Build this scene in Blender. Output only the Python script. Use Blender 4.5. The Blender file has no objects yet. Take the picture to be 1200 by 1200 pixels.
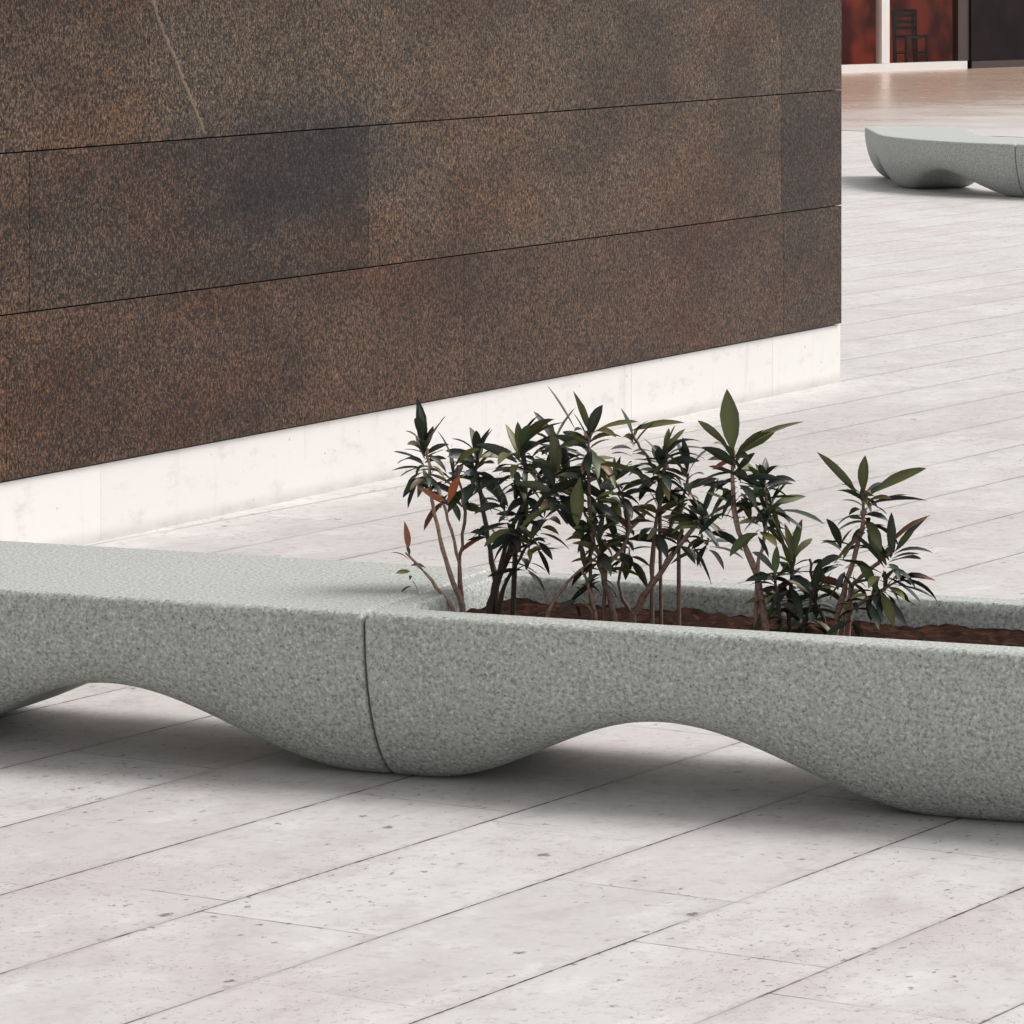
import bpy, bmesh, math, random
from mathutils import Vector, Matrix
random.seed(7)
sc=bpy.context.scene
COL=sc.collection
# ---------------------------------------------------------------- node helpers
class NT:
    def __init__(s,mat):
        s.t=mat.node_tree; s.n=s.t.nodes; s.l=s.t.links
    def new(s,typ,**k):
        nd=s.n.new(typ)
        for a,b in k.items(): setattr(nd,a,b)
        return nd
    def put(s,sock,v):
        if isinstance(v,bpy.types.NodeSocket): s.l.new(v,sock)
        elif v is not None: sock.default_value=v
    def m(s,op,a,b=None,c=None,clamp=False):
        nd=s.new('ShaderNodeMath',operation=op,use_clamp=clamp)
        s.put(nd.inputs[0],a)
        if b is not None: s.put(nd.inputs[1],b)
        if c is not None: s.put(nd.inputs[2],c)
        return nd.outputs[0]
    def ss(s,x,a,b,lo=0.,hi=1.):
        nd=s.new('ShaderNodeMapRange',interpolation_type='SMOOTHSTEP')
        s.put(nd.inputs[0],x); s.put(nd.inputs[1],a); s.put(nd.inputs[2],b); s.put(nd.inputs[3],lo); s.put(nd.inputs[4],hi)
        return nd.outputs[0]
    def mix(s,f,a,b,bt='MIX'):
        nd=s.new('ShaderNodeMix',data_type='RGBA',blend_type=bt)
        s.put(nd.inputs[0],f)
        for i,v in ((6,a),(7,b)):
            if isinstance(v,(tuple,list)): v=(v[0],v[1],v[2],1)
            s.put(nd.inputs[i],v)
        return nd.outputs[2]
    def noise(s,vec,scale,detail=4,rough=.55,dist=0):
        nd=s.new('ShaderNodeTexNoise'); s.put(nd.inputs['Vector'],vec)
        nd.inputs['Scale'].default_value=scale; nd.inputs['Detail'].default_value=detail
        nd.inputs['Roughness'].default_value=rough; nd.inputs['Distortion'].default_value=dist
        return nd.outputs[0]
    def voro(s,vec,scale,rnd=1.):
        nd=s.new('ShaderNodeTexVoronoi'); s.put(nd.inputs['Vector'],vec)
        nd.inputs['Scale'].default_value=scale; nd.inputs['Randomness'].default_value=rnd
        return nd.outputs['Distance'],nd.outputs['Color']
    def voro2(s,vec,scale):
        nd=s.new('ShaderNodeTexVoronoi',voronoi_dimensions='2D'); s.put(nd.inputs['Vector'],vec)
        nd.inputs['Scale'].default_value=scale
        return nd.outputs['Distance'],nd.outputs['Color']
    def noise2(s,vec,scale,detail=2,rough=.55,color=False):
        nd=s.new('ShaderNodeTexNoise',noise_dimensions='2D'); s.put(nd.inputs['Vector'],vec)
        nd.inputs['Scale'].default_value=scale; nd.inputs['Detail'].default_value=detail
        nd.inputs['Roughness'].default_value=rough
        return nd.outputs[1 if color else 0]
    def sep(s,v):
        nd=s.new('ShaderNodeSeparateXYZ'); s.put(nd.inputs[0],v); return nd.outputs
    def comb(s,x,y,z):
        nd=s.new('ShaderNodeCombineXYZ'); s.put(nd.inputs[0],x); s.put(nd.inputs[1],y); s.put(nd.inputs[2],z); return nd.outputs[0]
    def white(s,x,y=0.):
        nd=s.new('ShaderNodeTexWhiteNoise',noise_dimensions='2D'); s.put(nd.inputs['Vector'],s.comb(x,y,0.))
        return nd.outputs['Value'],nd.outputs['Color']
    def obj(s):
        return s.new('ShaderNodeTexCoord').outputs['Object']
def mat(name,col=(.5,.5,.5),rough=.6,metal=0.):
    m=bpy.data.materials.new(name); m.use_nodes=True
    b=m.node_tree.nodes['Principled BSDF']
    b.inputs['Base Color'].default_value=(*col,1); b.inputs['Roughness'].default_value=rough; b.inputs['Metallic'].default_value=metal
    return m,NT(m),b
def simple(name,col,rough=.6,var=.15,scale=20,metal=0.):
    m,t,b=mat(name,col,rough,metal)
    n=t.noise(t.obj(),scale,1)
    t.put(b.inputs['Base Color'],t.mix(n,tuple(c*(1-var) for c in col),tuple(min(1,c*(1+var)) for c in col)))
    return m
# ---------------------------------------------------------------- materials
def pavement_mat():
    m,t,b=mat('pavement_stone',rough=.65)
    o=t.obj(); X,Y,Z=t.sep(o)
    p=t.m('SUBTRACT',t.m('MULTIPLY',X,.849),t.m('MULTIPLY',Y,.5285))
    q=t.m('ADD',t.m('MULTIPLY',X,.5285),t.m('MULTIPLY',Y,.849))
    pq=t.comb(p,q,0.)
    pr=t.m('DIVIDE',t.m('ADD',p,5.481),.4875)
    row=t.m('FLOOR',pr); fp=t.m('FRACT',pr)
    off,_=t.white(row,3.3)
    qr=t.m('ADD',t.m('DIVIDE',q,1.22),t.m('MULTIPLY',off,5.))
    cell=t.m('FLOOR',qr); fq=t.m('FRACT',qr)
    v2=t.noise2(pq,17,4,.68)
    big=t.noise2(pq,1.1,3,.6,True); b1,b2,b3=t.sep(big)
    dp=t.m('MULTIPLY',t.m('MINIMUM',fp,t.m('SUBTRACT',1.,fp)),.4875)
    dq=t.m('MULTIPLY',t.m('MINIMUM',fq,t.m('SUBTRACT',1.,fq)),1.22)
    w=t.m('MULTIPLY_ADD',v2,.010,-.005)
    dp2=t.m('ADD',dp,w); dq2=t.m('ADD',dq,w)
    jp=t.ss(dp2,.0014,.0042,1.,0.); jq=t.ss(dq2,.0010,.0042,1.,0.)
    rv,rc=t.white(t.m('ADD',row,.5),t.m('ADD',cell,.5)); rs=t.sep(rc)
    js=t.ss(b1,.38,.54,.28,1.)
    js2=t.ss(b2,.4,.6,.10,.65)
    joint=t.m('MAXIMUM',t.m('MULTIPLY',jp,js),t.m('MULTIPLY',jq,js2))
    base=t.mix(rv,(.575,.55,.537),(.635,.617,.603))
    base=t.mix(t.ss(rs[1],.6,1.,0.,.45),base,(.59,.545,.545))
    st=t.comb(t.m('MULTIPLY',p,3.2),t.m('MULTIPLY_ADD',q,1.8,t.m('MULTIPLY',rv,40.)),0.)
    v1=t.noise2(st,1.7,5,.68)
    base=t.mix(t.ss(v1,.5,.74,0.,.6),base,(.47,.435,.425))
    base=t.mix(t.ss(v1,.48,.28,0.,.6),base,(.71,.70,.685))
    base=t.mix(t.ss(v2,.5,.72,0.,.42),base,(.42,.385,.375))
    base=t.mix(t.ss(b3,.52,.70,0.,.42),base,(.53,.455,.465))
    # pits
    warp=t.noise2(pq,75,1,.5,True)
    sc_=t.new('ShaderNodeVectorMath',operation='MULTIPLY_ADD'); t.put(sc_.inputs[0],warp); sc_.inputs[1].default_value=(.024,.03,0); t.put(sc_.inputs[2],pq)
    sq=t.new('ShaderNodeVectorMath',operation='MULTIPLY'); t.put(sq.inputs[0],sc_.outputs[0]); sq.inputs[1].default_value=(1.,.62,0.)
    def pits(scale,thr,power,a=.3):
        d,c=t.voro2(sq.outputs[0],scale)
        r=t.m('POWER',t.sep(c)[0],power)
        return t.m('MULTIPLY',t.ss(t.m('SUBTRACT',d,t.m('MULTIPLY',r,thr)),-.07,.0,1.,0.),t.ss(r,a,a+.15))
    p1=t.m('MULTIPLY',pits(8,.14,11.),.95)
    p2=t.m('MULTIPLY',pits(38,.27,4.5),t.ss(b2,.42,.6,.12,.85))
    p3=t.m('MULTIPLY',pits(100,.40,3.2),t.ss(b3,.4,.62,.08,.55))
    pit=t.m('MAXIMUM',t.m('MAXIMUM',p1,p2),p3)
    col=t.mix(t.m('MULTIPLY',pit,.85),base,(.12,.105,.10))
    dj=t.m('MULTIPLY',t.ss(dp,.0,.03,.3,0.),v2)
    col=t.mix(dj,col,(.22,.19,.18))
    col=t.mix(joint,col,(.040,.033,.031))
    t.put(b.inputs['Base Color'],col)
    t.put(b.inputs['Roughness'],t.m('MULTIPLY_ADD',v2,.3,.34))
    return m
def bench_mat():
    m,t,b=mat('cast_stone',rough=.72)
    o=t.obj()
    big=t.noise(o,2.2,3,.6); c=t.mix(big,(.415,.438,.41),(.49,.508,.48))
    n1=t.noise(o,100,1.8,.8)
    c=t.mix(t.ss(n1,.47,.68,0.,.85),c,(.215,.23,.215))
    c=t.mix(t.ss(n1,.47,.28,0.,.75),c,(.74,.75,.71))
    d,cc=t.voro(o,58); r=t.sep(cc)[0]
    c=t.mix(t.m('MULTIPLY',t.ss(d,.12,.26,1.,0.),t.ss(r,.84,.90,0.,.8)),c,(.09,.10,.09))
    c=t.mix(t.m('MULTIPLY',t.ss(d,.16,.32,1.,0.),t.ss(r,.18,.12,0.,.5)),c,(.76,.76,.72))
    t.put(b.inputs['Base Color'],c)
    return m
def granite_mat():
    m,t,b=mat('brown_granite',rough=.42)
    uv=t.new('ShaderNodeAttribute',attribute_name='wallpos').outputs['Vector']
    tint=t.new('ShaderNodeAttribute',attribute_name='tint').outputs['Color']
    T,Zz,D=t.sep(uv)
    tr=t.sep(tint)
    v=t.comb(T,t.m('MULTIPLY',Zz,.6),D)
    n1=t.noise(v,90,2,.8)
    n2=t.noise(v,140,1,.7)
    base=t.mix(tr[0],(.062,.046,.034),(.083,.059,.042))
    c=t.mix(t.ss(n1,.47,.60,0.,.95),base,(.009,.0075,.007))
    c=t.mix(t.ss(n1,.45,.33,0.,.8),c,(.220,.150,.102))
    c=t.mix(t.ss(n2,.58,.70,0.,.7),c,(.29,.21,.145))
    c=t.mix(t.ss(n2,.40,.30,0.,.85),c,(.008,.007,.007))
    # per slab colour
    mul=t.mix(t.ss(tr[1],.2,1.),(1.02,1.0,.96),(.92,.75,.68))
    mul=t.mix(t.ss(tr[2],.2,1.),mul,(.60,.57,.60))
    c=t.mix(1.,c,mul,'MULTIPLY')
    bign=t.new('ShaderNodeTexNoise'); t.put(bign.inputs['Vector'],t.comb(T,t.m('MULTIPLY',Zz,2.2),D))
    bign.inputs['Scale'].default_value=1.1; bign.inputs['Detail'].default_value=4; bign.inputs['Roughness'].default_value=.58
    big=bign.outputs[0]; g1,g2,g3=t.sep(bign.outputs[1])
    c=t.mix(t.ss(g2,.42,.68,0.,1.),c,t.mix(1.,c,(.66,.64,.66),'MULTIPLY'))
    c=t.mix(t.ss(g3,.44,.70,0.,1.),c,t.mix(1.,c,(1.20,1.0,.88),'MULTIPLY'))
    # damp blue-black staining
    ex=t.m('DIVIDE',t.m('SUBTRACT',T,5.35),.95); ez=t.m('DIVIDE',t.m('SUBTRACT',Zz,1.27),.24)
    rr=t.m('SQRT',t.m('ADD',t.m('MULTIPLY',ex,ex),t.m('MULTIPLY',ez,ez)))
    rr=t.m('ADD',rr,t.m('MULTIPLY_ADD',big,2.6,-1.3))
    c=t.mix(t.ss(rr,.1,1.5,1.,0.),c,t.mix(1.,c,(.42,.52,.74),'MULTIPLY'))
    # light vein
    ax,az,bx,bz=6.245,1.905,5.92,1.452
    L=math.hypot(bx-ax,bz-az); ux,uz=(bx-ax)/L,(bz-az)/L
    px=t.m('SUBTRACT',T,ax); pz=t.m('SUBTRACT',Zz,az)
    al=t.m('ADD',t.m('MULTIPLY',px,ux),t.m('MULTIPLY',pz,uz))
    di=t.m('ABSOLUTE',t.m('ADD',t.m('SUBTRACT',t.m('MULTIPLY',px,uz),t.m('MULTIPLY',pz,ux)),t.m('MULTIPLY_ADD',n1,.05,t.m('MULTIPLY_ADD',big,.08,-.065))))
    vm=t.m('MULTIPLY',t.ss(di,.002,.012,.6,0.),t.m('MULTIPLY',t.ss(al,-.3,0.),t.ss(al,L,L+.02,1.,0.)))
    c=t.mix(vm,c,(.24,.18,.13))
    t.put(b.inputs['Base Color'],c)
    b.inputs['Specular IOR Level'].default_value=.16
    return m
def plinth_mat():
    m,t,b=mat('white_travertine',rough=.5)
    uv=t.new('ShaderNodeAttribute',attribute_name='wallpos').outputs['Vector']
    tint=t.new('ShaderNodeAttribute',attribute_name='tint').outputs['Color']
    T,Zz,D=t.sep(uv)
    c=t.mix(t.sep(tint)[0],(.71,.69,.67),(.76,.745,.73))
    n=t.noise(t.comb(T,t.m('MULTIPLY',Zz,2.),D),5,5,.72)
    c=t.mix(t.ss(n,.52,.74,0.,.6),c,(.54,.50,.47))
    n3=t.noise(t.comb(t.m('MULTIPLY',T,6.),t.m('MULTIPLY',Zz,.8),D),1.3,3,.6)
    c=t.mix(t.ss(n3,.57,.74,0.,.3),c,(.46,.43,.40))
    g=t.m('MULTIPLY',t.ss(Zz,.0,.06,.8,0.),n)
    c=t.mix(g,c,(.32,.29,.26))
    d,cc=t.voro(uv,26); r=t.m('POWER',t.sep(cc)[0],7.)
    pit=t.m('MULTIPLY',t.ss(t.m('SUBTRACT',d,t.m('MULTIPLY',r,.22)),-.05,0.,1.,0.),t.ss(r,.3,.4))
    c=t.mix(t.m('MULTIPLY',pit,.5),c,(.3,.27,.25))
    t.put(b.inputs['Base Color'],c)
    return m
def leaf_mat():
    m,t,b=mat('leaf',rough=.40)
    tint=t.new('ShaderNodeAttribute',attribute_name='tint').outputs['Color']
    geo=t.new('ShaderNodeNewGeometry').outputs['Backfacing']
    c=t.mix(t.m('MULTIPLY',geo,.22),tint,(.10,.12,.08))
    t.put(b.inputs['Base Color'],c)
    b.inputs['Specular IOR Level'].default_value=.4
    return m
def soil_mat():
    m,t,b=mat('soil',rough=.95)
    o=t.obj(); n=t.noise(o,70,3,.7); d,cc=t.voro(o,45)
    c=t.mix(n,(.006,.0035,.003),(.042,.018,.011))
    c=t.mix(t.ss(t.sep(cc)[0],.75,.85,0.,.5),c,(.085,.032,.018))
    t.put(b.inputs['Base Color'],c)
    b.inputs['Specular IOR Level'].default_value=.1
    return m
def polished_mat():
    m,t,b=mat('polished_floor_stone',rough=.2)
    at=t.new('ShaderNodeAttribute',attribute_name='tint').outputs['Fac']
    o=t.obj(); n=t.noise(o,.6,3,.6); n2=t.noise(o,3,3)
    c=t.mix(n,(.40,.27,.195),(.52,.385,.30)); c=t.mix(t.ss(n2,.45,.7,0.,.25),c,(.34,.23,.17))
    f=t.m('ADD',at,t.m('MULTIPLY_ADD',n,.5,-.25))
    c=t.mix(t.ss(f,.15,.75,1.,0.),c,(.585,.56,.545))
    t.put(b.inputs['Base Color'],c); t.put(b.inputs['Roughness'],t.m('MULTIPLY_ADD',n2,.25,t.ss(f,0.,.7,.38,.10)))
    return m
M_pave=pavement_mat(); M_bench=bench_mat(); M_gran=granite_mat(); M_pl=plinth_mat(); M_leaf=leaf_mat(); M_soil=soil_mat(); M_pol=polished_mat()
M_stem,t,b=mat('stem_bark',rough=.7)
tt=t.new('ShaderNodeAttribute',attribute_name='tint').outputs['Color']
t.put(b.inputs['Base Color'],t.mix(t.ss(t.noise(t.obj(),130,1),.4,.7,0.,.5),tt,(.05,.03,.022)))
M_dark=simple('dark_joint',(.02,.018,.017),.9)
M_white=simple('white_painted_metal',(.78,.77,.75),.4,.05,3)
M_black=simple('dark_panel',(.013,.008,.010),.75,.6,2)
M_black.node_tree.nodes['Principled BSDF'].inputs['Specular IOR Level'].default_value=.15
M_frame=simple('dark_frame',(.05,.035,.03),.4,.2,5)
M_render=simple('building_render',(.36,.33,.31),.8,.12,1.5)
M_ifloor=simple('interior_floor',(.22,.10,.06),.3,.2,4)
M_chair=simple('chair_wood',(.02,.012,.010),.4,.3,20)
M_red,t,b=mat('self_lit_red_panel',rough=.6)
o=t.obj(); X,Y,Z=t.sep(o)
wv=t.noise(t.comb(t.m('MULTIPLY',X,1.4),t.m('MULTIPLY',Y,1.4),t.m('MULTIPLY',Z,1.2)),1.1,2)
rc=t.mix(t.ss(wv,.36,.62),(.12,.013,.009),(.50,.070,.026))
t.put(b.inputs['Base Color'],rc); t.put(b.inputs['Emission Color'],rc); b.inputs['Emission Strength'].default_value=.24  # emission added to a plain back wall, standing in for the shop's interior light
M_glass=bpy.data.materials.new('window_glass'); M_glass.use_nodes=True
t=NT(M_glass); t.n.remove(t.n['Principled BSDF'])
tr=t.new('ShaderNodeBsdfTransparent'); tr.inputs[0].default_value=(.9,.87,.85,1)
gl=t.new('ShaderNodeBsdfGlossy'); gl.inputs['Roughness'].default_value=.03
mx=t.new('ShaderNodeMixShader'); fr=t.new('ShaderNodeFresnel'); fr.inputs[0].default_value=1.45
t.put(mx.inputs[0],t.m('MULTIPLY',fr.outputs[0],.4)); t.l.new(tr.outputs[0],mx.inputs[1]); t.l.new(gl.outputs[0],mx.inputs[2])
t.l.new(mx.outputs[0],t.n['Material Output'].inputs[0])
# ---------------------------------------------------------------- mesh helpers
def mkobj(name,verts,faces,mats,midx=None,smooth=False,parent=None,attrs=None):
    me=bpy.data.meshes.new(name); me.from_pydata([tuple(v) for v in verts],[],faces); me.update()
    for mm in (mats if isinstance(mats,list) else [mats]): me.materials.append(mm)
    if midx: me.polygons.foreach_set('material_index',midx)
    if smooth: me.polygons.foreach_set('use_smooth',[True]*len(me.polygons))
    if attrs:
        for k,(typ,data) in attrs.items():
            a=me.attributes.new(k,typ,'POINT')
            if typ=='FLOAT_COLOR': a.data.foreach_set('color',[x for d in data for x in (d[0],d[1],d[2],1)])
            else: a.data.foreach_set('vector',[x for d in data for x in d])
    ob=bpy.data.objects.new(name,me); COL.objects.link(ob)
    if parent: ob.parent=parent
    return ob
def empty(name):
    e=bpy.data.objects.new(name,None); COL.objects.link(e); return e
# ---------------------------------------------------------------- ground
mkobj('plaza_pavement',[(-600,-600,0),(600,-600,0),(600,600,0),(-600,600,0)],[(0,1,2,3)],M_pave)
# ---------------------------------------------------------------- swept bench
H=.45; HW=.44; PER=1.57
def smooth(x): x=max(0,min(1,x)); return x*x*(3-2*x)
def ring(zb,a,hs,zs,topf):
    """list of (c,z) for one cross section"""
    hw=HW-hs; top=H-zs; r=.022; pts=[]
    zb=zb+zs; zt=top-r
    for i in range(7):
        pts.append((-(hw-a)+2*(hw-a)*i/6,zb))
    for i in range(1,15):
        th=math.pi/2*(1-i/14); pts.append((hw-a*(1-math.cos(th)),zt-(zt-zb)*math.sin(th)))
    for i in range(1,5):
        th=math.pi/2*i/4; pts.append((hw-r+r*math.cos(th),zt+r*math.sin(th)))
    cs=[]
    e=hw-r
    fine=[e-.2*i/30 for i in range(1,31)]
    mid=[(e-.2)*(1-2*i/9) for i in range(1,9)]
    cs=fine+mid+[-x for x in reversed(fine)]
    for c in cs: pts.append((c,top-topf(c)))
    for i in range(4,0,-1):
        th=math.pi/2*i/4; pts.append((-(hw-r+r*math.cos(th)),zt+r*math.sin(th)))
    pts.append((-hw,zt))
    for i in range(13,0,-1):
        th=math.pi/2*(1-i/14); pts.append((-(hw-a*(1-math.cos(th))),zt-(zt-zb)*math.sin(th)))
    return pts
def sweep(name,path,s0,s1,free0,free1,footphase,cavity=None):
    g=.003
    a0,a1=s0+g,s1-g
    st=[]
    def ends(free): 
        return [0,.003,.008,.016,.03,.05,.075,.1,.13,.16,.2,.24] if free else [0,.0008,.002,.004,.007,.011]
    E0=ends(free0); E1=ends(free1)
    st=[a0+e for e in E0]
    x=st[-1]; lim=a1-E1[-1]
    while x<lim-.02:
        near=cavity and (x<s0+.2 or x>s1-.2)
        x+=.007 if near else .02
        if x<lim-.003: st.append(x)
    st+=[a1-e for e in reversed(E1)]
    V=[];F=[];n=None
    for s in st:
        def sh(e,free):
            r=.25 if free else .011
            if e>=r: h=0
            else: h=r-math.sqrt(max(0,r*r-(r-e)**2))
            r2=.03 if free else .011
            z=0 if e>=r2 else r2-math.sqrt(max(0,r2*r2-(r2-e)**2))
            return h,z
        h0,z0=sh(s-a0,free0); h1,z1=sh(a1-s,free1)
        ph=(s-footphase)/PER; d=abs(ph-round(ph))*PER  # distance from the foot centre
        k=(PER/2-d)/(PER/2*.9)
        arch=.5+.5*math.cos(math.pi*min(1,k))
        zb=-.004+.205*arch; a=.23-.11*arch
        lift=0
        if free0 and s-a0<.3: lift=(1-smooth((s-a0)/.3))*.14
        if free1 and a1-s<.3: lift=(1-smooth((a1-s)/.3))*.14
        def tf(c,s=s):
            if not cavity: return 0
            x0,x1,rim,rad=cavity
            qx=abs(s-(x0+x1)/2)-((x1-x0)/2-rad); qy=abs(c)-((HW-rim)-rad)
            sd=math.hypot(max(qx,0),max(qy,0))+min(max(qx,qy),0)-rad
            return .13*smooth(-sd/.035)
        R=ring(zb+lift,a,h0+h1,z0+z1,tf)
        P,N=path(s)
        if n is None: n=len(R)
        for c,z in R: V.append((P[0]+N[0]*c,P[1]+N[1]*c,z))
    for i in range(len(st)-1):
        for j in range(n):
            F.append((i*n+j,i*n+(j+1)%n,(i+1)*n+(j+1)%n,(i+1)*n+j))
    F.append(tuple(range(n-1,-1,-1))); F.append(tuple((len(st)-1)*n+j for j in range(n)))
    ob=mkobj(name,V,F,M_bench,smooth=True)
    bm=bmesh.new(); bm.from_mesh(ob.data); bmesh.ops.recalc_face_normals(bm,faces=bm.faces); 
    for f in bm.faces:
        if len(f.verts)>4: f.smooth=False
    bm.to_mesh(ob.data); bm.free()
    return ob
U=(.925,-.380); Vv=(.380,.925); P0=(-.384,11.64)
def main_path(s):
    return (P0[0]+U[0]*s+Vv[0]*HW,P0[1]+U[1]*s+Vv[1]*HW),Vv
def bw(s,c,z):  # c measured from the front edge
    return Vector((P0[0]+U[0]*s+Vv[0]*c,P0[1]+U[1]*s+Vv[1]*c,z))
sweep('stone_bench',main_path,-PER*2,0,True,False,0)
planter=sweep('stone_planter',main_path,0,PER*2,False,True,0,cavity=(.065,PER*2-.1,.105,.09))
# soil
V=[];F=[];ns,nc=150,34
from mathutils import noise as mn
for i in range(ns+1):
    for j in range(nc+1):
        s=.07+(PER*2-.18)*i/ns; c=.11+(2*HW-.22)*j/nc
        z=.383+.014*mn.noise(Vector((s*7,c*7,0)))+.014*mn.noise(Vector((s*30,c*30,2)))+.008*mn.noise(Vector((s*70,c*70,2)))
        V.append(bw(s,c,z))
for i in range(ns):
    for j in range(nc):
        a=i*(nc+1)+j; F.append((a,a+nc+1,a+nc+2,a+1))
mkobj('soil',V,F,M_soil,smooth=False,parent=planter)
# second bench : curved run
pts=[Vector((p[0]+.19,p[1]-.25)) for p in [(3.40,42.2),(3.42,41.15),(3.42,40.15),(3.47,39.2),(3.88,38.35),(4.6,37.75),(5.4,37.3),(6.3,36.9),(7.2,36.5),(8.1,36.2)]]
dense=[]
for i in range(1,len(pts)-2):
    p0,p1,p2,p3=pts[i-1:i+3]
    for k in range(20):
        u=k/20
        dense.append(.5*((2*p1)+(p2-p0)*u+(2*p0-5*p1+4*p2-p3)*u*u+(3*p1-p0-3*p2+p3)*u**3))
dense.append(pts[-2])
cum=[0]
for i in range(1,len(dense)): cum.append(cum[-1]+(dense[i]-dense[i-1]).length)
def curve_path(s):
    s=max(0,min(cum[-1]-1e-4,s))
    i=max(k for k in range(len(cum)) if cum[k]<=s); i=min(i,len(dense)-2)
    f=(s-cum[i])/(cum[i+1]-cum[i])
    def tan(k):
        a=dense[max(0,k-1)]; b=dense[min(len(dense)-1,k+1)]; return (b-a).normalized()
    d=(tan(i)*(1-f)+tan(i+1)*f).normalized(); p=dense[i].lerp(dense[i+1],f)
    return (p.x,p.y),(-d.y,d.x)
sweep('stone_bench',curve_path,0,3.4,True,False,3.4-2*PER)
sweep('stone_bench',curve_path,3.4,6.5,False,True,3.4-2*PER)
# ---------------------------------------------------------------- granite building
C=Vector((1.610,22.17,0)); TD=Vector((-.469,-.883,0)).normalized(); ND=Vector((.883,-.469,0)).normalized()
bld=empty('granite_clad_building')
class Boxes:
    def __init__(s): s.v=[];s.f=[];s.wp=[];s.tn=[]
    def box(s,o,ax,ay,x0,x1,y0,y1,z0,z1,tint,bev=.0025):
        """ax along the face, ay outward"""
        b=len(s.v)
        rings=[(x0,x1,z0,z1,y0),(x0,x1,z0,z1,y1-bev),(x0+bev*.3,x1-bev*.3,z0+bev,z1-bev,y1)]
        for (a,c,d,e,y) in rings:
            for (x,z) in ((a,d),(c,d),(c,e),(a,e)):
                s.v.append(o+ax*x+ay*y+Vector((0,0,z))); s.wp.append((x,z,y)); s.tn.append(tint)
        for r in range(2):
            for k in range(4):
                s.f.append((b+r*4+k,b+r*4+(k+1)%4,b+(r+1)*4+(k+1)%4,b+(r+1)*4+k))
        s.f.append((b+8,b+9,b+10,b+11)); s.f.append((b+3,b+2,b+1,b))
    def make(s,name,m,parent):
        ob=mkobj(name,s.v,s.f,m,parent=parent,attrs={'wallpos':('FLOAT_VECTOR',s.wp),'tint':('FLOAT_COLOR',s.tn)})
        bm=bmesh.new(); bm.from_mesh(ob.data); bmesh.ops.recalc_face_normals(bm,faces=bm.faces); bm.to_mesh(ob.data); bm.free()
        return ob
LEN=14.; DEP=7.; TOP=4.83
rows=[.285,.865,1.43,2.0,2.57,3.14,3.71,4.28,4.85]
jo={0:[.02,.70,3.12,3.885,5.20,7.22,9.1,11.,12.6,LEN],1:[.02,.73,4.68,7.08,9.4,11.6,LEN],2:[.02,.73,4.68,6.30,8.5,10.7,12.4,LEN]}
tints={(0,0):(.2,.55,.62),(0,1):(.5,.75,.36),(0,2):(.4,.95,.45),(0,3):(.7,.85,.1),(0,4):(.4,.95,.38),(0,5):(.5,1.,.15),
 (1,0):(.1,.4,.85),(1,1):(.75,.45,.15),(1,2):(.2,.65,.68),(1,3):(.5,.8,.3),
 (2,0):(.2,.2,.6),(2,1):(.7,.25,.1),(2,2):(.4,.3,.38),(2,3):(.6,.6,.2)}
B=Boxes()
for r in range(8):
    js=jo.get(r) or [.02]+sorted(random.uniform(.8,13) for _ in range(6))+[LEN]
    for k in range(len(js)-1):
        tn=tints.get((r,k)) or (random.random(),random.random()*.7,random.random()*.6)
        B.box(C,TD,ND,js[k]+.0009,js[k+1]-.0009,-.03,.015+random.uniform(-.0005,.0005),rows[r]+.0025,rows[r+1]-.0025,tn,.001)
# end face (towards the back)
for r in range(8):
    js=[.0]+[1.4*i+random.uniform(.2,.5) for i in range(0,4)]+[DEP]
    for k in range(len(js)-1):
        B.box(C-TD*.02+ND*-.035,-ND,-TD,js[k]+.0015,js[k+1]-.0015,-.04,.0,rows[r]+.003,rows[r+1]-.003,(random.random(),random.random()*.7,random.random()*.6))
B.make('granite_cladding',M_gran,bld)
B=Boxes()
pj=[.0,.33,.80,2.3,4.2,6.6,9.2,11.8,LEN]
for k in range(len(pj)-1):
    B.box(C,TD,ND,pj[k]+.0008,pj[k+1]-.0008,-.04,random.uniform(-.0006,.0006),-.02,.280,(random.random(),0,0),.0012)
for k in range(5):
    B.box(C-ND*.042,-ND,-TD,k*1.38,k*1.38+1.377,-.04,0,-.02,.280,(random.random(),0,0))
B.make('travertine_plinth',M_pl,bld)
def prism(name,o,ax,ay,x0,x1,y0,y1,z0,z1,m,parent=None):
    v=[o+ax*x+ay*y+Vector((0,0,z)) for z in (z0,z1) for (x,y) in ((x0,y0),(x1,y0),(x1,y1),(x0,y1))]
    f=[(0,1,2,3),(4,5,6,7),(0,1,5,4),(1,2,6,5),(2,3,7,6),(3,0,4,7)]
    ob=mkobj(name,v,f,m,parent=parent)
    bm=bmesh.new(); bm.from_mesh(ob.data); bmesh.ops.recalc_face_normals(bm,faces=bm.faces); bm.to_mesh(ob.data); bm.free()
    return ob
prism('core_wall',C,TD,ND,.045,LEN-.005,-DEP,-.032,0,4.84,M_dark,bld)
prism('parapet_cap',C,TD,ND,-.05,LEN+.03,-DEP-.03,.05,4.86,4.98,M_white,bld)
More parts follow.
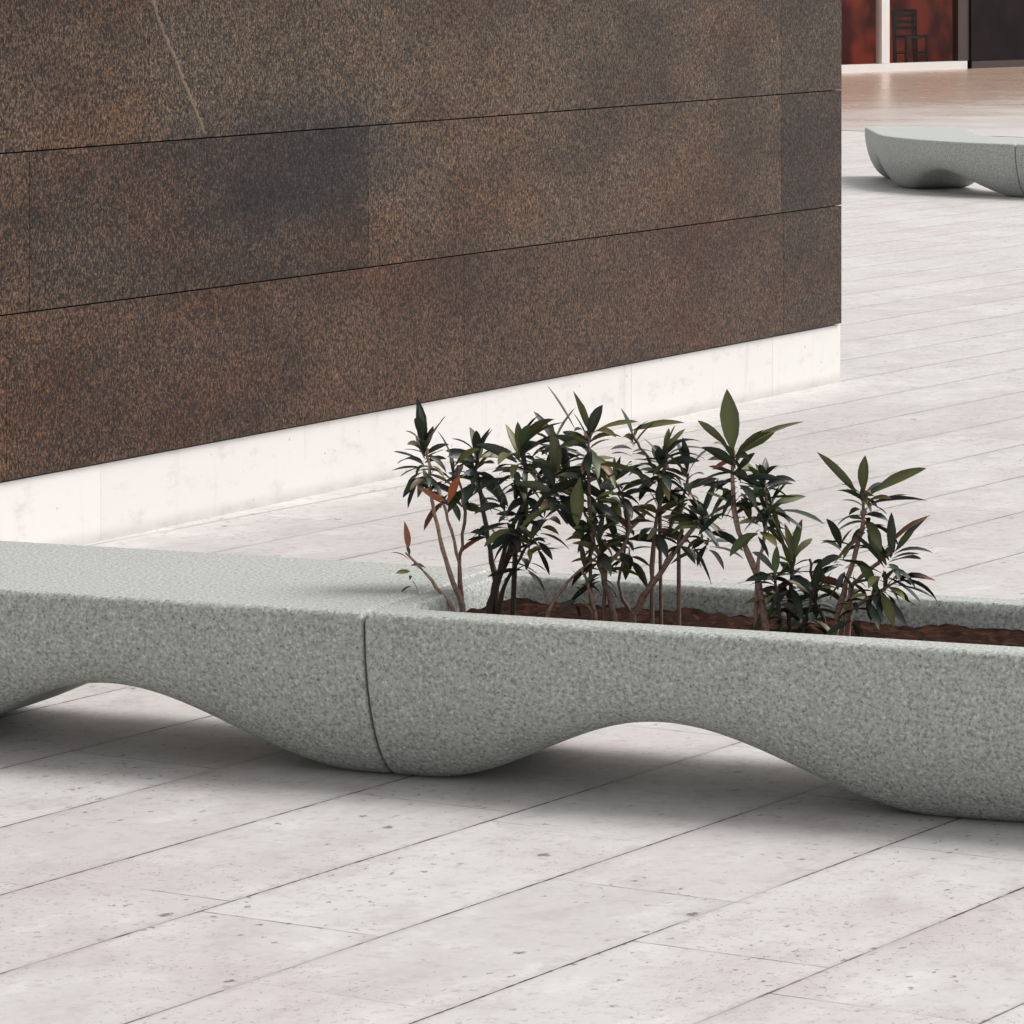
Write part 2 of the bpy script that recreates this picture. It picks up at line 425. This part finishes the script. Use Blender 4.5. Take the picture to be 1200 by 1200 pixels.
# ---------------------------------------------------------------- shop at the far side of the square
O=Vector((5.13,70.7,0)); e=Vector((.68,.733,0)).normalized(); m_=Vector((.733,-.68,0)).normalized()
shop=empty('shop_building')
def pr(n,x0,x1,y0,y1,z0,z1,mm): return prism(n,O,e,m_,x0,x1,y0,y1,z0,z1,mm,shop)
pr('upper_wall',-14,14,-8,.05,3.2,6.5,M_render)
pr('roof_cap',-14.1,14.1,-8.1,.12,6.503,6.65,M_white)
pr('side_wall',-14,-13.7,-8,.0,0,3.197,M_render)
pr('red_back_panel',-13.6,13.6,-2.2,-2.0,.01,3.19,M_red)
pr('interior_floor',-13.6,13.6,-1.99,-.09,.0,.05,M_ifloor)
pr('sill',-13.6,3.2,-.08,.06,.0,.13,M_white)
for i,x in enumerate([-12.3,-10.1,-7.9,-5.7,-3.5,-1.3,.98]):
    pr('post_%d'%i,x,x+.2,-.06,.055,.133,3.19,M_white)
pr('door_frame',2.97,3.27,-.06,.05,.133,3.19,M_frame)
pr('dark_wall_panel',3.273,13.9,-.3,.08,.0,3.19,M_black)
pr('panel_base',3.273,13.9,.083,.10,.0,.12,M_frame)
pr('mid_rail',-13.6,2.96,-.03,.03,1.9,1.96,M_frame)
gx=[-13.6,-12.3,-10.1,-7.9,-5.7,-3.5,-1.3,.98,2.97]
for i in range(8):
    a=gx[i]+(.2 if i else 0)+.003; 
    mkobj('glass_%d'%i,[O+e*a+Vector((0,0,.134)),O+e*(gx[i+1]-.003)+Vector((0,0,.134)),O+e*(gx[i+1]-.003)+Vector((0,0,3.19)),O+e*a+Vector((0,0,3.19))],[(0,1,2,3)],M_glass,parent=shop)
# chairs inside
def chair(x,y,rot):
    bm=bmesh.new()
    def bx(cx,cy,cz,sx,sy,sz,tilt=0):
        mt=Matrix.Translation((cx,cy,cz))@Matrix.Rotation(tilt,4,'X')@Matrix.Diagonal((sx,sy,sz,1))
        bmesh.ops.create_cube(bm,size=1,matrix=mt)
    for a in (-.19,.19):
        bx(a,-.19,.225,.035,.035,.45); bx(a,.2,.45,.035,.035,.9,-.06)
        bx(a,0,.2,.02,.36,.02)
    bx(0,0,.46,.43,.43,.035)
    for z in (.6,.7,.8,.88): bx(0,.21+(z-.45)*.06,z,.38,.02,.05,-.06)
    bmesh.ops.bevel(bm,geom=bm.edges[:],offset=.004,segments=1,affect='EDGES')
    me=bpy.data.meshes.new('chair'); bm.to_mesh(me); bm.free(); me.materials.append(M_chair)
    ob=bpy.data.objects.new('chair',me); COL.objects.link(ob)
    ob.location=O+e*x+m_*y+Vector((0,0,.05)); ob.rotation_euler=(0,0,rot)
chair(2.75,-.75,.5); chair(3.35,-1.2,2.6); chair(-.5,-.9,1.2); chair(-1.4,-1.3,-.4)
# polished apron in front of the shop
V=[];F=[];tn=[]
for j in range(21):
    f=j/20
    for x in (-16,16):
        V.append(O+e*x+m_*(19.-19.05*f)+Vector((0,0,.004))); tn.append((f,f,f))
for j in range(20): F.append((2*j,2*j+1,2*j+3,2*j+2))
mkobj('polished_floor',V,F,M_pol,attrs={'tint':('FLOAT_COLOR',tn)})
# ---------------------------------------------------------------- shrubs
FOC=5300.;CH=2.2
def P(x,y,c=.47):
    k=(x-600)/FOC; Ax=P0[0]+Vv[0]*c; Ay=P0[1]+Vv[1]*c
    s=(k*Ay-Ax)/(U[0]-k*U[1]); Yd=Ay+U[1]*s
    return bw(s,c,CH-(y+79)*Yd/FOC)
class Shrub:
    def __init__(s): s.v=[];s.f=[];s.mi=[];s.tn=[]
    def tube(s,pts,r0,r1,col,n=6):
        q=[pts[0]]+pts+[pts[-1]]; path=[]
        for i in range(1,len(q)-2):
            a,b,c,d=q[i-1:i+3]
            for k in range(5):
                u=k/5; path.append(.5*((2*b)+(c-a)*u+(2*a-5*b+4*c-d)*u*u+(3*b-a-3*c+d)*u**3))
        path.append(pts[-1])
        path=[p+Vector((random.gauss(0,.002),random.gauss(0,.002),0)) for p in path]
        path[0].z=min(path[0].z,.37)
        base=len(s.v)
        for i,p in enumerate(path):
            t=(path[min(i+1,len(path)-1)]-path[max(i-1,0)]).normalized()
            a=t.orthogonal().normalized(); b=t.cross(a)
            r=(r0+(r1-r0)*i/(len(path)-1))*random.uniform(.85,1.18)
            for k in range(n):
                th=2*math.pi*k/n; s.v.append(p+a*r*math.cos(th)+b*r*math.sin(th)); s.tn.append(col)
        for i in range(len(path)-1):
            for k in range(n):
                s.f.append((base+i*n+k,base+i*n+(k+1)%n,base+(i+1)*n+(k+1)%n,base+(i+1)*n+k)); s.mi.append(0)
        return path
    def leaf(s,p,d,L,w,droop=.5,col=None,roll=None):
        if col is None:
            r=random.random()
            if r<.56: col=(random.uniform(.016,.032),random.uniform(.026,.042),random.uniform(.020,.030))
            elif r<.90: col=(random.uniform(.055,.11),random.uniform(.07,.11),random.uniform(.022,.035))
            elif r<.975: col=(.15,.14,.045)
            else: col=(.17,.065,.035)
        d=d.normalized(); up=Vector((0,0,1))
        side=d.cross(up)
        if side.length<.1: side=Vector((random.random()-.5,random.random()-.5,0))
        side.normalize()
        roll=random.gauss(0,.6) if roll is None else roll
        side=(Matrix.Rotation(roll,3,d)@side)
        T=[0,.1,.25,.42,.6,.77,.9,1.]; Wd=[.14,.36,.78,1.,.97,.72,.38,.03]
        base=len(s.v); pos=p.copy(); dd=d.copy(); last=0
        tw=random.gauss(0,.4)
        for t,wf in zip(T,Wd):
            dt=(t-last); last=t
            dd=(dd+Vector((0,0,-1))*droop*dt).normalized(); pos=pos+dd*L*dt
            sd=(side-dd*side.dot(dd)).normalized(); sd=Matrix.Rotation(tw*t,3,dd)@sd
            nn=sd.cross(dd).normalized()
            hw=w*wf/2*random.uniform(.93,1.07); fold=.3
            for sg in (-1,0,1):
                s.v.append(pos+sd*sg*hw+nn*abs(sg)*hw*fold)
                cc=tuple(x*1.3+.010 for x in col) if sg==0 else tuple(x*random.uniform(.8,1.15) for x in col)
                s.tn.append(cc)
        for i in range(len(T)-1):
            for k in range(2):
                a=base+i*3+k; s.f.append((a,a+1,a+4,a+3)); s.mi.append(1)
    def whorl(s,p,n,L,axis=Vector((0,0,1)),lo=25,hi=95,spread=.03,droop=.7):
        n=int(n*1.6)+2
        axis=(axis.normalized()+Vector((random.gauss(0,.18),random.gauss(0,.18),0))).normalized(); a=axis.orthogonal().normalized(); b=axis.cross(a)
        hi=hi+14
        for i in range(n):
            th=2.4*i+random.uniform(-.5,.5); f=i/max(1,n-1)
            el=math.radians(lo+(hi-lo)*(1-f)+random.uniform(-18,18))
            d=axis*math.cos(el)+(a*math.cos(th)+b*math.sin(th))*math.sin(el)
            l=L*random.uniform(.6,1.25)*1.08
            s.leaf(p-axis*spread*(1-f)*3.2+d*.002,d,l,l*random.uniform(.19,.27),droop*random.uniform(.3,2.0))
    def make(s,name):
        return mkobj(name,s.v,s.f,[M_stem,M_leaf],s.mi,smooth=True,attrs={'tint':('FLOAT_COLOR',s.tn)})
PINK=(.36,.235,.18); BR=(.19,.125,.095); DK=(.065,.048,.038)
def stem(S,pl,r0,r1,col): 
    return S.tube([P(*q) for q in pl],r0,r1,col)
def along(S,path,n,L,f0=.35):
    for i in range(int(n*2.4)):
        k=int((f0+(1-f0)*random.random())*(len(path)-1)); th=random.uniform(0,6.28)
        d=Vector((math.cos(th),math.sin(th),random.uniform(-.2,.9))); l=L*random.uniform(.65,1.25)
        S.leaf(path[k],d,l,l*.24,random.uniform(.3,1.4))
def aim(S,a,b,wd=.2,droop=.25,col=None,roll=None):
    p,q=P(*a),P(*b); S.leaf(p,q-p+Vector((0,0,1))*(q-p).length*droop*.4,(q-p).length*1.03,(q-p).length*wd*1.1,droop,col,roll)
GR=(.095,.105,.032); RD=(.38,.105,.035)
# 1
S=Shrub()
p=stem(S,[(545,718,.42),(522,655,.42),(507,590,.43),(500,525,.44)],.008,.004,PINK); along(S,p,5,.07,.7)
S.whorl(P(498,522,.44),16,.10,lo=10,hi=105)
p=stem(S,[(536,718,.38),(505,680,.38),(476,648,.38)],.006,.003,PINK); S.whorl(P(480,652,.38),4,.05)
aim(S,(478,645,.38),(474,612,.38),.32,0,RD,1.2); 
p=stem(S,[(543,716,.46),(538,660,.46),(522,600,.45),(518,585,.45)],.006,.003,PINK)
aim(S,(518,590,.41),(490,571,.40),.30,.1,RD,.9); aim(S,(525,590,.41),(539,558,.40),.34,.1,RD,1.2); aim(S,(522,588,.41),(506,578,.40),.3,.1,RD,1.)
S.whorl(P(532,548,.5),9,.085)
stem(S,[(538,660,.46),(545,600,.49),(535,545,.5)],.005,.003,BR)
S.make('oleander_shrub')
# 2
S=Shrub()
p=stem(S,[(574,716,.47),(590,660,.47),(614,600,.46),(614,525,.46)],.012,.006,DK); along(S,p,11,.09,.35)
S.whorl(P(612,522,.46),18,.105,lo=8,hi=100)
p=stem(S,[(582,690,.47),(572,630,.52),(560,560,.54),(558,535,.54)],.008,.004,DK); along(S,p,9,.08,.35)
S.whorl(P(560,532,.54),14,.095)
p=stem(S,[(600,640,.46),(632,590,.42),(652,555,.4)],.007,.004,DK); S.whorl(P(652,552,.4),14,.10); along(S,p,7,.08)
p=stem(S,[(585,700,.47),(605,660,.44),(622,635,.42)],.006,.003,DK); S.whorl(P(622,632,.42),10,.08)
p=stem(S,[(576,712,.5),(600,620,.54),(640,545,.56),(648,520,.56)],.007,.004,DK); S.whorl(P(648,518,.56),12,.09); along(S,p,8,.08,.4)
S.whorl(P(590,595,.43),10,.09,Vector((-.3,-.3,1))); S.whorl(P(640,600,.5),8,.09,Vector((.5,0,1)))
S.make('oleander_shrub')
# 3
S=Shrub()
p=stem(S,[(722,728,.40),(706,672,.40),(692,610,.41),(690,505,.42)],.009,.004,BR); along(S,p,10,.09,.4)
S.whorl(P(690,512,.42),14,.10,lo=15,hi=105)
aim(S,(675,505,.42),(642,452,.42),.2,.1,GR); aim(S,(692,508,.42),(672,460,.42),.25,-.1,GR,1.2); aim(S,(690,510,.42),(745,490,.42),.22,.4,GR)
aim(S,(680,560,.38),(676,615,.38),.32,.3,GR,1.4); aim(S,(692,560,.4),(622,590,.36),.2,.6); aim(S,(700,545,.4),(765,560,.36),.22,.5)
p=stem(S,[(706,672,.40),(738,620,.45),(722,565,.48)],.006,.003,BR); S.whorl(P(722,560,.48),12,.09); along(S,p,6,.08,.4)
p=stem(S,[(640,722,.36),(664,684,.37),(700,652,.39)],.006,.003,PINK); S.whorl(P(702,640,.39),11,.085)
p=stem(S,[(700,727,.38),(690,690,.38),(682,668,.38)],.005,.003,PINK); S.whorl(P(685,668,.38),5,.065)
S.whorl(P(700,600,.44),10,.085); S.whorl(P(668,560,.5),11,.09); stem(S,[(694,620,.42),(680,590,.47),(668,560,.5)],.005,.003,BR)
S.make('oleander_shrub')
# 4
S=Shrub()
p=stem(S,[(740,724,.5),(764,684,.5),(796,640,.5),(824,605,.5)],.010,.005,PINK); along(S,p,6,.08,.65); S.whorl(P(824,605,.5),13,.09)
p=stem(S,[(764,684,.5),(768,620,.52),(782,532,.54)],.007,.004,BR); along(S,p,9,.085,.4); S.whorl(P(782,528,.54),14,.10,lo=10)
p=stem(S,[(742,722,.5),(726,684,.52),(736,620,.53)],.006,.003,BR); S.whorl(P(736,615,.53),10,.085)
p=stem(S,[(796,640,.5),(800,590,.55),(806,555,.56)],.006,.003,BR); S.whorl(P(806,553,.56),12,.09)
aim(S,(812,640,.47),(834,684,.45),.18,.3); aim(S,(800,600,.5),(845,640,.48),.2,.6); aim(S,(740,505,.54),(800,492,.54),.17,.3,GR)
stem(S,[(775,560,.54),(755,530,.54),(740,508,.54)],.005,.003,BR); S.whorl(P(742,510,.54),9,.075)
S.whorl(P(772,590,.5),8,.085)
S.make('oleander_shrub')
# 5
S=Shrub()
p=stem(S,[(897,736,.45),(886,672,.45),(862,610,.45),(858,528,.45)],.010,.005,PINK); along(S,p,6,.08,.6)
S.whorl(P(860,540,.45),13,.10,lo=30,hi=110)
aim(S,(858,528,.45),(852,458,.45),.30,-.1,GR,1.3); aim(S,(865,530,.45),(938,490,.45),.27,.35,GR,.4); aim(S,(855,528,.45),(820,492,.45),.23,.3,GR)
aim(S,(862,535,.45),(905,505,.45),.3,.3,GR)
p=stem(S,[(886,672,.45),(897,620,.48),(896,565,.49)],.006,.003,PINK); S.whorl(P(896,560,.49),14,.09); along(S,p,5,.07,.5)
aim(S,(905,600,.46),(966,606,.44),.18,.7); aim(S,(850,600,.45),(818,625,.45),.22,.4); aim(S,(890,590,.46),(925,640,.45),.22,.5)
S.whorl(P(905,590,.5),9,.085,Vector((.5,0,.8)))
S.make('oleander_shrub')
# 6
S=Shrub()
p=stem(S,[(925,738,.5),(926,695,.5),(930,650,.5)],.007,.004,DK); S.whorl(P(930,650,.5),12,.09,lo=10,hi=100); along(S,p,8,.08,.1)
p=stem(S,[(915,738,.44),(912,700,.44),(908,672,.44)],.006,.003,DK); S.whorl(P(908,672,.44),10,.08); along(S,p,5,.06,.1)
S.whorl(P(955,690,.44),8,.075,Vector((.3,0,1))); stem(S,[(940,738,.44),(950,705,.44),(955,690,.44)],.005,.003,DK)
S.make('oleander_shrub')
# 7
S=Shrub()
p=stem(S,[(977,738,.45),(992,682,.45),(1010,620,.45),(1012,578,.45)],.009,.004,PINK); along(S,p,7,.08,.5)
S.whorl(P(1012,582,.45),12,.095,lo=20,hi=105)
aim(S,(1012,580,.45),(1014,535,.45),.33,-.1,GR,1.2); aim(S,(1005,580,.45),(960,530,.45),.19,.2,GR); aim(S,(1020,580,.45),(1082,546,.45),.22,.3,GR,.5); aim(S,(1020,590,.45),(1085,582,.45),.17,.4)
p=stem(S,[(992,690,.45),(1024,664,.43),(1046,645,.42)],.007,.004,PINK); S.whorl(P(1050,645,.42),13,.10,Vector((.6,0,1)))
aim(S,(1040,640,.42),(1088,602,.42),.26,.3,(.17,.09,.045),.6); 
p=stem(S,[(985,722,.43),(1020,700,.42),(1050,682,.41)],.006,.003,PINK); S.whorl(P(1052,682,.41),12,.09,Vector((1,0,.6)))
aim(S,(1030,690,.42),(1045,726,.40),.27,.3,GR); aim(S,(1040,680,.42),(1095,676,.4),.24,.4)
p=stem(S,[(970,738,.5),(955,700,.5),(950,655,.5)],.006,.003,DK); along(S,p,7,.08,.4)
S.whorl(P(985,640,.48),8,.08); S.whorl(P(1000,690,.4),7,.07)
S.make('oleander_shrub')
# ---------------------------------------------------------------- light
w=bpy.data.worlds.new('World'); sc.world=w; w.use_nodes=True
t=NT(w); bg=t.n['Background']
sky=t.new('ShaderNodeTexSky',sky_type='NISHITA'); sky.sun_disc=False
EL=math.radians(52); AZ=math.radians(80)
sky.sun_elevation=EL; sky.sun_rotation=AZ; sky.dust_density=4.; sky.air_density=1.
hs=t.new('ShaderNodeHueSaturation'); hs.inputs['Saturation'].default_value=.10
t.l.new(sky.outputs[0],hs.inputs['Color']); t.l.new(hs.outputs[0],bg.inputs[0]); bg.inputs[1].default_value=.15
L=bpy.data.lights.new('sun','SUN'); L.energy=2.05; L.angle=math.radians(30); L.color=(1,.95,.90)
lo=bpy.data.objects.new('sun',L); COL.objects.link(lo)
dirv=Vector((math.sin(AZ)*math.cos(EL),math.cos(AZ)*math.cos(EL),math.sin(EL)))
lo.rotation_euler=dirv.to_track_quat('Z','Y').to_euler()
# ---------------------------------------------------------------- camera
cd=bpy.data.cameras.new('camera'); cam=bpy.data.objects.new('camera',cd); COL.objects.link(cam)
cam.location=(0,0,CH); cam.rotation_euler=(math.radians(90),0,0)
cd.sensor_width=36; cd.lens=36*FOC/1200; cd.shift_y=-679/1200; cd.clip_end=3000; cd.clip_start=.1
sc.camera=cam
sc.view_settings.view_transform='Standard'; sc.view_settings.look='None'; sc.view_settings.exposure=0
